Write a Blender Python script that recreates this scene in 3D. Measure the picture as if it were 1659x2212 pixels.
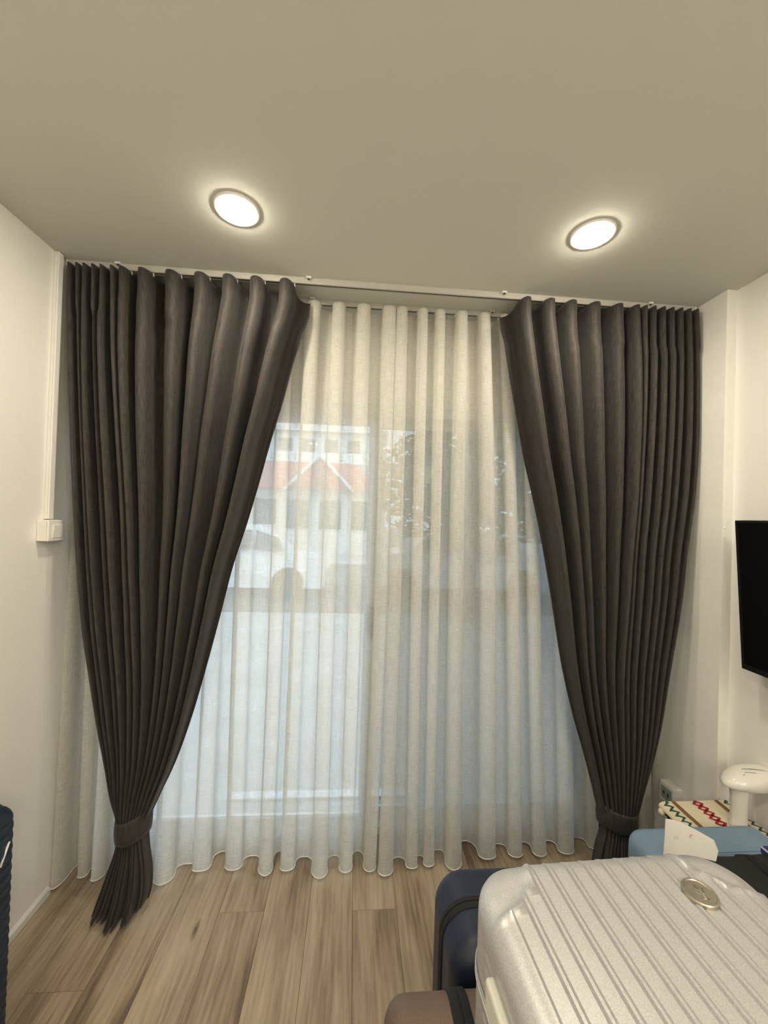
import bpy, bmesh, math, random
import numpy as np
from mathutils import Vector, Matrix, Euler

random.seed(7)
np.random.seed(7)
SC = bpy.context.scene
for o in list(bpy.data.objects):
    bpy.data.objects.remove(o, do_unlink=True)
COL = SC.collection

# ------------------------------------------------------------------ camera
PW, PH = 1659.0, 2212.0
FPX, CX, CY, ZC = 835.0, 829.5, 1106.0, 1.596
_y, _p, _r = math.radians(4.2), math.radians(0.62), math.radians(1.78)
FW = np.array([math.cos(_p)*math.sin(_y), math.cos(_p)*math.cos(_y), math.sin(_p)])
_R0 = np.array([math.cos(_y), -math.sin(_y), 0.0])
_U0 = np.cross(_R0, FW)
RT = math.cos(_r)*_R0 + math.sin(_r)*_U0
UP = -math.sin(_r)*_R0 + math.cos(_r)*_U0
cam_data = bpy.data.cameras.new('camera')
cam_data.sensor_fit = 'HORIZONTAL'
cam_data.sensor_width = 36.0
cam_data.lens = FPX / PW * 36.0
cam_data.clip_start = 0.02
cam_data.clip_end = 300
cam = bpy.data.objects.new('camera', cam_data)
COL.objects.link(cam)
cam.matrix_world = Matrix(((RT[0], UP[0], -FW[0], 0.0), (RT[1], UP[1], -FW[1], 0.0),
                           (RT[2], UP[2], -FW[2], ZC), (0, 0, 0, 1)))
SC.camera = cam


def un(px, py, X=None, Y=None, Z=None):
    """photo pixel -> point on a known wall / floor plane"""
    d = FW + RT*(px-CX)/FPX - UP*(py-CY)/FPX
    if X is not None:
        t = X/d[0]
    elif Y is not None:
        t = Y/d[1]
    else:
        t = (Z-ZC)/d[2]
    return np.array([0, 0, ZC]) + t*d


# ------------------------------------------------------------------ world, light, exposure
WORLD_STRENGTH = 2.75
LAMP_STRENGTH = 170.0
FILL_STRENGTH = 45.0
LAMP_COLOR = (1.0, 0.885, 0.69)
world = bpy.data.worlds.new('overcast_sky')
SC.world = world
world.use_nodes = True
wn = world.node_tree.nodes
wbg = wn['Background']
wbg.inputs[0].default_value = (0.80, 0.92, 1.0, 1)
wbg.inputs[1].default_value = WORLD_STRENGTH
SC.view_settings.view_transform = 'Standard'
SC.view_settings.look = 'None'
SC.view_settings.exposure = 0.6
SC.view_settings.gamma = 1.0
SC.view_settings.use_curve_mapping = False


# ------------------------------------------------------------------ materials
def srgb(r, g, b):
    def c(v):
        v = v/255.0
        return v/12.92 if v <= 0.04045 else ((v+0.055)/1.055)**2.4
    return (c(r), c(g), c(b), 1.0)


class Mat:
    def __init__(s, name):
        s.m = bpy.data.materials.new(name)
        s.m.use_nodes = True
        s.t = s.m.node_tree
        s.n = s.t.nodes
        s.b = s.n.get('Principled BSDF')
        s.out = s.n.get('Material Output')

    def node(s, typ, **kw):
        nd = s.n.new(typ)
        for k, v in kw.items():
            setattr(nd, k, v)
        return nd

    def link(s, a, b):
        s.t.links.new(a, b)

    def coords(s, kind='Object', scale=(1, 1, 1)):
        tc = s.node('ShaderNodeTexCoord')
        mp = s.node('ShaderNodeMapping')
        mp.inputs['Scale'].default_value = scale
        s.link(tc.outputs[kind], mp.inputs['Vector'])
        return mp.outputs['Vector']

    def noise(s, vec, scale, detail=3, rough=.5):
        nz = s.node('ShaderNodeTexNoise')
        nz.inputs['Scale'].default_value = scale
        nz.inputs['Detail'].default_value = detail
        nz.inputs['Roughness'].default_value = rough
        s.link(vec, nz.inputs['Vector'])
        return nz.outputs['Fac']

    def ramp(s, fac, stops):
        r = s.node('ShaderNodeValToRGB')
        el = r.color_ramp.elements
        while len(el) < len(stops):
            el.new(0.5)
        for e, (p, c) in zip(el, stops):
            e.position = p
            e.color = c
        s.link(fac, r.inputs['Fac'])
        return r.outputs['Color']

    def math(s, op, a, b=None, clamp=False):
        m = s.node('ShaderNodeMath', operation=op, use_clamp=clamp)
        for i, v in enumerate((a, b)):
            if v is None:
                continue
            if isinstance(v, (int, float)):
                m.inputs[i].default_value = v
            else:
                s.link(v, m.inputs[i])
        return m.outputs[0]

    def bump(s, height, strength=.2, dist=.002):
        bp = s.node('ShaderNodeBump')
        bp.inputs['Strength'].default_value = strength
        bp.inputs['Distance'].default_value = dist
        s.link(height, bp.inputs['Height'])
        s.link(bp.outputs['Normal'], s.b.inputs['Normal'])


def simple(name, col, rough=.5, metal=0.0, nscale=40, var=.12, bump=.08, bdist=.001, coat=0, spec=.5, sheen=0):
    m = Mat(name)
    v = m.coords('Object')
    nz = m.noise(v, nscale, 4)
    c = np.array(col[:3])
    m.link(m.ramp(nz, [(.3, (*(c*(1-var)), 1)), (.7, (*np.minimum(c*(1+var), 1), 1))]), m.b.inputs['Base Color'])
    m.b.inputs['Roughness'].default_value = rough
    m.b.inputs['Metallic'].default_value = metal
    m.b.inputs['Specular IOR Level'].default_value = spec
    if coat:
        m.b.inputs['Coat Weight'].default_value = coat
        m.b.inputs['Coat Roughness'].default_value = .1
    if sheen:
        m.b.inputs['Sheen Weight'].default_value = sheen
    if bump:
        m.bump(nz, bump, bdist)
    return m.m


M = {}
M['wall'] = simple('wall_paint', (.84, .83, .80, 1), .75, nscale=180, var=.015, bump=.12, bdist=.0006)
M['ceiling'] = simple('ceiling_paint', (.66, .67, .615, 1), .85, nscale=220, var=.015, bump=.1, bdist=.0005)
M['pilaster'] = simple('rough_wall_paint', (.82, .82, .79, 1), .6, nscale=35, var=.02, bump=.25, bdist=.002)
M['trim'] = simple('white_gloss_trim', (.74, .75, .74, 1), .4, nscale=60, var=.03)
M['plastic'] = simple('white_plastic', (.82, .81, .78, 1), .35, nscale=60, var=.02, bump=.02)
M['plastic_grey'] = simple('grey_green_plastic', (.30, .34, .30, 1), .4, nscale=60, var=.05)
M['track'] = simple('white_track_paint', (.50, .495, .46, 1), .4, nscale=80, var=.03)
M['slot'] = simple('dark_track_slot', (.03, .03, .028, 1), .6)
M['alu'] = simple('window_aluminium', (.70, .72, .73, 1), .45, .1, nscale=90, var=.05)
M['black'] = simple('black_nylon', (.006, .006, .0065, 1), .85, nscale=500, var=.4, bump=.3)
M['blackplastic'] = simple('black_plastic', (.008, .008, .009, 1), .35, nscale=200, var=.1)
M['screen'] = simple('dark_screen', (.0015, .0015, .002, 1), .55, nscale=10, var=.05, bump=0, spec=.15)
M['silver'] = simple('silver_flake_shell', (.52, .52, .525, 1), .40, .45, nscale=420, var=.13, bump=.18, bdist=.0004)
M['champagne'] = simple('champagne_metal', (.40, .37, .31, 1), .3, .8, nscale=90, var=.1)
M['palehandle'] = simple('pale_grey_plastic', (.62, .62, .55, 1), .5, nscale=60, var=.03)
M['navy'] = simple('navy_shell', (.007, .013, .034, 1), .45, nscale=300, var=.2, bump=.12, bdist=.0006)
M['teal'] = simple('dark_blue_shell', (.006, .018, .036, 1), .5, nscale=300, var=.25, bump=.12, bdist=.0006)
M['brown'] = simple('brown_shell', (.125, .085, .062, 1), .5, .1, nscale=600, var=.25, bump=.4, bdist=.0006)
M['paleblue'] = simple('pale_blue_shell', (.18, .275, .385, 1), .5, nscale=300, var=.05, bump=.1, bdist=.0005)
M['royal'] = simple('royal_blue_fabric', (.012, .035, .17, 1), .6, nscale=300, var=.2)
M['whiteline'] = simple('white_piping_and_glints', (.7, .72, .76, 1), .5)
M['gloss'] = simple('glossy_white', (.80, .78, .73, 1), .12, nscale=30, var=.01, bump=0, coat=.5)
M['darkline'] = simple('dark_line', (.02, .02, .02, 1), .5)
M['paper'] = simple('white_paper', (.90, .89, .86, 1), .8, nscale=120, var=.02)
M['ink_red'] = simple('red_ink', (.45, .03, .03, 1), .6)
M['ink_grey'] = simple('grey_ink', (.45, .45, .43, 1), .6)
M['knit'] = simple('cream_knit', (.72, .64, .48, 1), .9, nscale=350, var=.18, bump=.6, bdist=.002, sheen=.3)
M['knit_brown'] = simple('brown_knit', (.20, .11, .045, 1), .9, nscale=350, var=.3, bump=.6, bdist=.002)
M['knit_green'] = simple('green_knit', (.02, .085, .055, 1), .9, nscale=350, var=.3, bump=.6, bdist=.002)
M['knit_red'] = simple('red_knit', (.33, .012, .03, 1), .9, nscale=350, var=.3, bump=.6, bdist=.002)
M['darkwood'] = simple('dark_wood', (.02, .014, .01, 1), .5, nscale=40, var=.3)


def mat_floor():
    m = Mat('oak_plank')
    tc = m.node('ShaderNodeTexCoord')
    oi = m.node('ShaderNodeObjectInfo')
    rnd = m.math('MULTIPLY', oi.outputs['Random'], 57.0)
    cmb = m.node('ShaderNodeCombineXYZ')
    m.link(rnd, cmb.inputs[0])
    m.link(rnd, cmb.inputs[1])
    add = m.node('ShaderNodeVectorMath', operation='ADD')
    m.link(tc.outputs['Object'], add.inputs[0])
    m.link(cmb.outputs[0], add.inputs[1])

    def mp(sc):
        n = m.node('ShaderNodeMapping')
        n.inputs['Scale'].default_value = sc
        m.link(add.outputs[0], n.inputs['Vector'])
        return n.outputs[0]
    broad = m.noise(mp((7, 1.1, 1)), 1.6, 3)
    grain = m.noise(mp((38, 2.6, 1)), 2.2, 5, .62)
    fine = m.noise(mp((220, 6, 1)), 2.5, 4, .6)
    wv = m.node('ShaderNodeTexWave', wave_type='BANDS', bands_direction='X')
    wv.inputs['Scale'].default_value = 9
    wv.inputs['Distortion'].default_value = 9
    wv.inputs['Detail'].default_value = 3
    wv.inputs['Detail Scale'].default_value = 1.2
    m.link(mp((1.4, .22, 1)), wv.inputs['Vector'])
    vo = m.node('ShaderNodeTexVoronoi', feature='F1')
    vo.inputs['Scale'].default_value = 1.0
    vo.inputs['Randomness'].default_value = 1
    m.link(mp((9, 2.4, 1)), vo.inputs['Vector'])
    knot = m.ramp(vo.outputs['Distance'], [(0.03, (0, 0, 0, 1)), (.14, (1, 1, 1, 1))])
    s = m.math('ADD', m.math('MULTIPLY', grain, .32), m.math('MULTIPLY', broad, .68))
    s = m.math('ADD', s, m.math('MULTIPLY', m.math('SUBTRACT', fine, .5), .17))
    s = m.math('ADD', s, m.math('MULTIPLY', m.math('SUBTRACT', wv.outputs['Fac'], .5), .05))
    s = m.math('ADD', s, m.math('MULTIPLY', m.math('SUBTRACT', oi.outputs['Random'], .5), .14))
    col = m.ramp(s, [(.30, srgb(104, 88, 73)), (.44, srgb(145, 128, 108)), (.55, srgb(165, 149, 128)),
                     (.70, srgb(180, 166, 145))])
    mx = m.node('ShaderNodeMix', data_type='RGBA', blend_type='MULTIPLY')
    mx.inputs[0].default_value = 1
    m.link(col, mx.inputs[6])
    kr = m.ramp(vo.outputs['Distance'], [(0.02, (.30, .25, .2, 1)), (.12, (1, 1, 1, 1))])
    m.link(kr, mx.inputs[7])
    m.link(mx.outputs[2], m.b.inputs['Base Color'])
    m.b.inputs['Roughness'].default_value = .55
    m.b.inputs['Specular IOR Level'].default_value = .35
    m.bump(fine, .12, .001)
    return m.m


M['floor'] = mat_floor()


def mat_drape():
    m = Mat('charcoal_weave')
    v1 = m.coords('UV', (1, .05, 1))
    v2 = m.coords('UV', (.05, 1, 1))
    a = m.noise(v1, 420, 3)
    b = m.noise(v2, 420, 3)
    c = m.noise(m.coords('UV', (1, .12, 1)), 60, 3)
    s = m.math('ADD', m.math('MULTIPLY', a, .55), m.math('MULTIPLY', b, .25))
    s = m.math('ADD', s, m.math('MULTIPLY', c, .2))
    m.link(m.ramp(s, [(.32, (.010, .0092, .0088, 1)), (.68, (.068, .061, .056, 1))]), m.b.inputs['Base Color'])
    m.b.inputs['Roughness'].default_value = .66
    m.b.inputs['Specular IOR Level'].default_value = .28
    m.b.inputs['Sheen Weight'].default_value = .08
    m.b.inputs['Sheen Roughness'].default_value = .5
    m.bump(s, .35, .0008)
    return m.m


M['drape'] = mat_drape()


def mat_sheer(name='white_voile', base=.20):
    m = Mat(name)
    a = m.noise(m.coords('UV', (.07, 1, 1)), 330, 3, .6)     # slub yarns run across
    b = m.noise(m.coords('UV', (1, .06, 1)), 300, 2)
    c = m.noise(m.coords('UV', (.5, 1, 1)), 9, 2)
    s = m.math('ADD', m.math('MULTIPLY', a, .6), m.math('MULTIPLY', b, .4))
    s2 = m.math('MULTIPLY', m.math('SUBTRACT', s, .5), .95)
    s3 = m.math('MULTIPLY', m.math('SUBTRACT', c, .5), .12)
    fac = m.math('ADD', m.math('ADD', s2, s3), base, clamp=True)
    df = m.node('ShaderNodeBsdfDiffuse')
    df.inputs[0].default_value = (.86, .845, .79, 1)
    tl = m.node('ShaderNodeBsdfTranslucent')
    tl.inputs[0].default_value = (.84, .85, .83, 1)
    tr = m.node('ShaderNodeBsdfTransparent')
    tr.inputs[0].default_value = (1, 1, 1, 1)
    m1 = m.node('ShaderNodeMixShader')
    m1.inputs[0].default_value = .48
    m.link(df.outputs[0], m1.inputs[1])
    m.link(tl.outputs[0], m1.inputs[2])
    m2 = m.node('ShaderNodeMixShader')
    m.link(fac, m2.inputs[0])
    m.link(m1.outputs[0], m2.inputs[1])
    m.link(tr.outputs[0], m2.inputs[2])
    m.link(m2.outputs[0], m.out.inputs[0])
    m.n.remove(m.b)
    return m.m


M['sheer'] = mat_sheer()
M['hem'] = simple('voile_hem', (.86, .85, .80, 1), .8, nscale=300, var=.05)


def mat_glass(name, tint):
    m = Mat(name)
    tr = m.node('ShaderNodeBsdfTransparent')
    tr.inputs[0].default_value = (*tint, 1)
    gl = m.node('ShaderNodeBsdfGlossy')
    gl.inputs['Roughness'].default_value = .02
    fr = m.node('ShaderNodeFresnel')
    fr.inputs['IOR'].default_value = 1.45
    mx = m.node('ShaderNodeMixShader')
    m.link(fr.outputs[0], mx.inputs[0])
    m.link(tr.outputs[0], mx.inputs[1])
    m.link(gl.outputs[0], mx.inputs[2])
    m.link(mx.outputs[0], m.out.inputs[0])
    m.n.remove(m.b)
    return m.m


M['glass'] = mat_glass('clear_glass', (.93, .96, .97))
M['glass_grey'] = mat_glass('grey_tinted_glass', (.52, .56, .58))


def mat_emit(name, col, strength):
    m = Mat(name)
    e = m.node('ShaderNodeEmission')
    e.inputs[0].default_value = (*col, 1)
    e.inputs[1].default_value = strength
    m.link(e.outputs[0], m.out.inputs[0])
    m.n.remove(m.b)
    return m.m


M['lamp'] = mat_emit('downlight_diffuser', LAMP_COLOR, LAMP_STRENGTH)
M['globe'] = mat_emit('fill_globe', LAMP_COLOR, FILL_STRENGTH)
# outdoors
M['pavement'] = simple('pale_pavement', (.40, .41, .42, 1), .9, nscale=3, var=.12)
M['road'] = simple('asphalt', (.12, .12, .125, 1), .9, nscale=6, var=.2)
M['concrete'] = simple('white_concrete', (.62, .62, .60, 1), .8, nscale=2, var=.06)
M['roof'] = simple('red_roof_tile', (.36, .08, .06, 1), .8, nscale=8, var=.2)
M['darkglass'] = simple('dark_window_glass', (.05, .07, .09, 1), .15, nscale=3, var=.2)
M['carwhite'] = simple('white_car_paint', (.72, .73, .74, 1), .25, nscale=5, var=.02, bump=0, coat=.6)
M['tyre'] = simple('tyre_rubber', (.01, .01, .01, 1), .8)
M['leaf'] = simple('green_leaf', (.04, .085, .03, 1), .7, nscale=3, var=.4)
M['bark'] = simple('bark', (.10, .07, .05, 1), .9, nscale=20, var=.3)


# ------------------------------------------------------------------ geometry helpers
class MB:
    def __init__(s):
        s.v, s.f, s.uv = [], [], None

    def add(s, verts, faces):
        o = len(s.v)
        s.v += [tuple(map(float, p)) for p in verts]
        s.f += [tuple(i+o for i in f) for f in faces]
        return s

    def box(s, x0, x1, y0, y1, z0, z1):
        v = [(x0, y0, z0), (x1, y0, z0), (x1, y1, z0), (x0, y1, z0), (x0, y0, z1), (x1, y0, z1), (x1, y1, z1), (x0, y1, z1)]
        return s.add(v, [(3, 2, 1, 0), (4, 5, 6, 7), (0, 1, 5, 4), (1, 2, 6, 5), (2, 3, 7, 6), (3, 0, 4, 7)])

    def lathe(s, prof, n=40, axis='Z', c=(0, 0, 0)):
        vs, fs = [], []
        for (r, h) in prof:
            for i in range(n):
                a = 2*math.pi*i/n
                p = (r*math.cos(a), r*math.sin(a), h)
                if axis == 'X':
                    p = (h, r*math.cos(a), r*math.sin(a))
                elif axis == 'Y':
                    p = (r*math.sin(a), h, r*math.cos(a))
                vs.append((p[0]+c[0], p[1]+c[1], p[2]+c[2]))
        for j in range(len(prof)-1):
            for i in range(n):
                k = (i+1) % n
                fs.append((j*n+i, j*n+k, (j+1)*n+k, (j+1)*n+i))
        if prof[0][0] > 1e-6:
            fs.append(tuple(reversed(range(n))))
        if prof[-1][0] > 1e-6:
            fs.append(tuple(range((len(prof)-1)*n, len(prof)*n)))
        return s.add(vs, fs)

    def tube(s, pts, r, n=8, closed=False, sx=1.0):
        pts = [Vector(p) for p in pts]
        N = len(pts)
        vs, fs = [], []
        ref = Vector((0, 0, 1))
        for i, p in enumerate(pts):
            a = pts[(i-1) % N] if (closed or i > 0) else p
            b = pts[(i+1) % N] if (closed or i < N-1) else p
            t = (b-a).normalized()
            u = t.cross(ref)
            if u.length < .05:
                u = t.cross(Vector((1, 0, 0)))
            u.normalize()
            w = t.cross(u)
            rr = r[i] if hasattr(r, '__len__') else r
            for k in range(n):
                an = 2*math.pi*k/n
                vs.append(p + u*(math.cos(an)*rr*sx) + w*(math.sin(an)*rr))
        m = N if closed else N-1
        for i in range(m):
            j = (i+1) % N
            for k in range(n):
                l = (k+1) % n
                fs.append((i*n+k, i*n+l, j*n+l, j*n+k))
        if not closed:
            fs.append(tuple(reversed(range(n))))
            fs.append(tuple(range((N-1)*n, N*n)))
        return s.add(vs, fs)

    def build(s, name, mat, parent=None, smooth=False, bevel=0, segs=2, autosmooth=None):
        me = bpy.data.meshes.new(name)
        me.from_pydata(s.v, [], s.f)
        if bevel:
            bm = bmesh.new()
            bm.from_mesh(me)
            bmesh.ops.remove_doubles(bm, verts=bm.verts, dist=1e-6)
            bmesh.ops.bevel(bm, geom=list(bm.edges), offset=bevel, segments=segs, profile=.5, affect='EDGES', clamp_overlap=True)
            bm.to_mesh(me)
            bm.free()
        me.validate()
        bm = bmesh.new()
        bm.from_mesh(me)
        bmesh.ops.recalc_face_normals(bm, faces=bm.faces)
        bm.to_mesh(me)
        bm.free()
        if s.uv is not None:
            lay = me.uv_layers.new(name='UVMap')
            idx = np.empty(len(me.loops), dtype=np.int32)
            me.loops.foreach_get('vertex_index', idx)
            lay.data.foreach_set('uv', np.asarray(s.uv, dtype=np.float32)[idx].ravel())
        me.materials.append(mat)
        for p in me.polygons:
            p.use_smooth = smooth
        o = bpy.data.objects.new(name, me)
        COL.objects.link(o)
        if parent is not None:
            o.parent = parent
        if smooth and autosmooth:
            me.set_sharp_from_angle(angle=math.radians(autosmooth))
        return o


def tag(o, label=None, cat=None, group=None, kind=None):
    if label:
        o['label'] = label
    if cat:
        o['category'] = cat
    if group:
        o['group'] = group
    if kind:
        o['kind'] = kind
    return o


def thing(name, label, cat, loc=(0, 0, 0), rot=(0, 0, 0), group=None):
    e = bpy.data.objects.new(name, None)
    COL.objects.link(e)
    e.location = loc
    e.rotation_euler = rot
    e.empty_display_size = .05
    return tag(e, label, cat, group)


def link_copy(o, parent=None):
    c = o.copy()
    COL.objects.link(c)
    if parent is not None:
        c.parent = parent
    return c


def copy_tree(root):
    r = link_copy(root)
    for ch in list(root.children):
        c = link_copy(ch, r)
        for g in list(ch.children):
            link_copy(g, c)
    return r


def bbox(name, mat, x0, x1, y0, y1, z0, z1, parent=None, bevel=.002, segs=2):
    return MB().box(x0, x1, y0, y1, z0, z1).build(name, mat, parent, bevel=bevel, segs=segs)


# ------------------------------------------------------------------ room shell
XL, XR, XP = -1.214, 1.585, 1.540        # walls and the pilaster face
YB, YG, YREAR, H = 1.94, 2.0, -2.6, 2.6
OX0, OX1, OZ = -1.14, 1.30, 2.15         # sliding-door opening

fl = MB().box(XL-.1, XR+.1, YREAR-.1, YB+.16, -.10, -.012).build('floor', M['floor'])
tag(fl, kind='structure')
PITCH, PL = .1768, 1.22
plank_cache = {}


def plank_mesh(w, l):
    key = (round(w, 4), round(l, 4))
    if key not in plank_cache:
        g, b = .0004, .0011
        hx, hy = w/2-g, l/2-g
        v = []
        for (dx, z) in ((0, -.012), (0, -b), (b, 0)):
            v += [(-hx+dx, -hy+dx, z), (hx-dx, -hy+dx, z), (hx-dx, hy-dx, z), (-hx+dx, hy-dx, z)]
        f = [(8, 9, 10, 11)]
        for L in (0, 4):
            for i in range(4):
                j = (i+1) % 4
                f.append((L+i, L+j, L+4+j, L+4+i))
        me = bpy.data.meshes.new('plank')
        me.from_pydata(v, [], f)
        me.materials.append(M['floor'])
        plank_cache[key] = me
    return plank_cache[key]


END = {0: 1.581, -3: 1.594, 1: .83, -1: 1.02, -2: .62, -4: 1.18, 2: 1.33, 3: .9, -5: .72, -6: 1.36, -7: 1.0}
k0 = math.floor((XL-.039)/PITCH)
k1 = math.ceil((XR-.039)/PITCH)
for k in range(k0, k1):
    xa, xb = max(.039+k*PITCH, XL), min(.039+(k+1)*PITCH, XR)
    if xb-xa < .01:
        continue
    e = END.get(k, YB - random.uniform(.2, 1.1))
    ys = [YB+.05, e]
    while ys[-1] > YREAR:
        ys.append(max(ys[-1]-PL, YREAR))
    for a, b in zip(ys[1:], ys[:-1]):
        o = bpy.data.objects.new('plank', plank_mesh(xb-xa, b-a))
        COL.objects.link(o)
        o.parent = fl
        o.location = ((xa+xb)/2, (a+b)/2, 0)

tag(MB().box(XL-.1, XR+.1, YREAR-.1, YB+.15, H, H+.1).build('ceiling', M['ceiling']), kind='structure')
tag(MB().box(XL-.1, XL, YREAR-.1, YB+.15, -.1, H).build('wall_left', M['wall']), kind='structure')
tag(MB().box(XR, XR+.1, YREAR-.1, YB+.15, -.1, H).build('wall_right', M['wall']), kind='structure')
tag(MB().box(XL, XR, YREAR-.1, YREAR, -.1, H).build('wall_rear', M['wall']), kind='structure')
wb = MB()
wb.box(XL, XR, YB, YB+.15, OZ, H)
wb.box(XL, OX0, YB, YB+.15, -.1, OZ)
wb.box(OX1, XR, YB, YB+.15, -.1, OZ)
tag(wb.build('wall_back', M['wall']), kind='structure')
# pilaster: the last stretch of the right wall stands proud of it
pil = MB()
ny, nz = 6, 60
prof = [(XR+.001, 1.518), (1.546, 1.516), (1.541, 1.5185), (XP, 1.524), (XP, YB)]
vs, fs = [], []
for j in range(nz+1):
    z = H*j/nz
    for (x, y) in prof:
        vs.append((x+random.uniform(-.0007, .0007), y+random.uniform(-.0008, .0008), z))
m_ = len(prof)
for j in range(nz):
    for i in range(m_-1):
        fs.append((j*m_+i, j*m_+i+1, (j+1)*m_+i+1, (j+1)*m_+i))
pil.add(vs, fs)
tag(pil.build('trim_1', M['pilaster'], smooth=True, autosmooth=35), kind='structure')
# small paint drips on the pilaster's side
dr = MB()
for (px, py) in ((1566, 1053), (1568, 1128), (1565, 1140), (1565, 1160)):
    p = un(px, py, Y=1.516)
    dr.lathe([(0, -.004), (.003, -.0015), (.0035, .001), (0, .004)], 8, c=(p[0], 1.516, p[2]))
tag(dr.build('paint_drip', M['pilaster'], bpy.data.objects['trim_1'], smooth=True))
# baseboard on the left wall
bb = MB()
pf = [(0, 0), (.012, 0), (.012, .026), (.004, .034), (0, .034)]
vs, fs = [], []
for y in (YREAR, 1.70):
    vs += [(XL+a, y, b) for a, b in pf]
n = len(pf)
for i in range(n):
    j = (i+1) % n
    fs.append((i, j, n+j, n+i))
fs += [tuple(range(n)), tuple(range(n, 2*n))]
tag(bb.add(vs, fs).build('baseboard_left', M['trim']), kind='structure')

# ------------------------------------------------------------------ sliding glass door
win = thing('window_1', 'aluminium sliding glass door behind the white sheer curtains', 'window')
win['kind'] = 'structure'
del win['category']
FD0, FD1 = YB+.01, YB+.12
bbox('head_rail', M['alu'], OX0, OX1, FD0, FD1, OZ-.05, OZ, win)
bbox('threshold', M['alu'], OX0, OX1, FD0, FD1, 0, .035, win)
bbox('jamb', M['alu'], OX0, OX0+.04, FD0, FD1, .035, OZ-.05, win)
bbox('jamb', M['alu'], OX1-.04, OX1, FD0, FD1, .035, OZ-.05, win)


def sash(x0, x1, y0, glass, handle_x):
    y1 = y0+.032
    z0, z1 = .036, OZ-.051
    s = MB()
    w = .055
    s.box(x0, x0+w, y0, y1, z0, z1).box(x1-w, x1, y0, y1, z0, z1)
    s.box(x0+w, x1-w, y0, y1, z0, z0+.05).box(x0+w, x1-w, y0, y1, z1-.045, z1)
    o = s.build('sliding_panel', M['alu'], win)
    MB().box(x0+w, x1-w, y0+.013, y0+.019, z0+.05, z1-.045).build('pane', glass, o)
    if handle_x:
        bbox('handle', M['slot'], handle_x-.018, handle_x+.018, y0-.014, y0, .98, 1.145, o, bevel=.006)
    return o


sash(OX0+.04, .125, YB+.02, M['glass'], .09)
sash(.06, OX1-.04, YB+.062, M['glass_grey'], None)

# ------------------------------------------------------------------ curtain tracks
def curtain_track(y, label, clips, x0, x1):
    t = thing('curtain_track', label, 'curtain track', ((x0+x1)/2, y, H))
    L = (x1-x0)/2
    pf = [(-.014, 0), (.014, 0), (.014, -.020), (.011, -.024), (.004, -.024), (.004, -.012), (-.004, -.012), (-.004, -.024), (-.011, -.024), (-.014, -.020)]
    vs = [(-L, a, b) for a, b in pf] + [(L, a, b) for a, b in pf]
    n = len(pf)
    fs = [(i, (i+1) % n, n+(i+1) % n, n+i) for i in range(n)] + [tuple(range(n)), tuple(range(n, 2*n))]
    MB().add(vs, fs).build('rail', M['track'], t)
    MB().box(-L+.01, L-.01, -.0038, .0038, -.0235, -.0122).build('slot', M['slot'], t)
    for s in (-1, 1):
        bbox('end_cap', M['plastic'], s*L-.004, s*L+.004, -.015, .015, -.026, 0, t, bevel=.002)
    for cxp in clips:
        cxp -= (x0+x1)/2
        b = MB().box(cxp-.011, cxp+.011, -.028, -.014, -.009, -.0005)
        o = b.build('ceiling_clip', M['trim'], t, bevel=.0015)
        MB().lathe([(.0035, -.014), (.0035, -.009), (.002, -.009)], 12, c=(cxp, -.022, 0)).build('screw', M['slot'], o)
    return t


YD, YS = 1.668, 1.824
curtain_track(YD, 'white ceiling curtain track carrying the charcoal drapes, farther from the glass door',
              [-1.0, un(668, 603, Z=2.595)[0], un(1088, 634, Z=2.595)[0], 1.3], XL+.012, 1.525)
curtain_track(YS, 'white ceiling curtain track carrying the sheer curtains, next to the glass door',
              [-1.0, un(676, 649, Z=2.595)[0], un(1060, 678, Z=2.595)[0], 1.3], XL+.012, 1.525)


# ------------------------------------------------------------------ curtains
def meander(theta_deg, n=400):
    th = math.radians(theta_deg)
    p = np.linspace(0, 1, n+1)
    a = th*np.sin(2*np.pi*p)
    x = np.concatenate([[0], np.cumsum(np.cos((a[1:]+a[:-1])/2))])
    y = np.concatenate([[0], np.cumsum(np.sin((a[1:]+a[:-1])/2))])
    x /= x[-1]
    y = 2*y/y.max()-1
    return p, x-p, y


MP, MDX, MY = meander(92)


SP, SDX, SY = meander(98)


def wave(ph, loopy=False):
    """ph: crest (towards the room) at integers; returns sideways shift (in spacings) and depth -1 front .. +1 back"""
    q = (ph+.5) % 1.0
    if loopy:
        return np.interp(q, SP, SDX), -np.interp(q, SP, SY)
    return np.interp(q, MP, MDX), -np.interp(q, MP, MY)


def hermite(xs, ys, x):
    xs, ys = np.asarray(xs, float), np.asarray(ys, float)
    o = np.argsort(xs)
    xs, ys = xs[o], ys[o]
    d = np.gradient(ys, xs)
    x = np.clip(x, xs[0], xs[-1])
    i = np.clip(np.searchsorted(xs, x)-1, 0, len(xs)-2)
    h = xs[i+1]-xs[i]
    t = (x-xs[i])/h
    return ((2*t**3-3*t**2+1)*ys[i] + (t**3-2*t**2+t)*h*d[i] + (-2*t**3+3*t**2)*ys[i+1] + (t**3-t**2)*h*d[i+1])


def sheet(P, ulen):
    """P: array rows(z) x cols(phase) x 3 -> MB with metre UVs"""
    R, C, _ = P.shape
    mb = MB()
    idx = np.arange(R*C).reshape(R, C)
    f = np.stack([idx[:-1, :-1], idx[:-1, 1:], idx[1:, 1:], idx[1:, :-1]], -1).reshape(-1, 4)
    mb.v = [tuple(p) for p in P.reshape(-1, 3)]
    mb.f = [tuple(map(int, q)) for q in f]
    uv = np.zeros((R, C, 2))
    uv[:, :, 0] = ulen[None, :]
    uv[:, :, 1] = P[:, :, 2]
    mb.uv = uv.reshape(-1, 2)
    return mb


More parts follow.
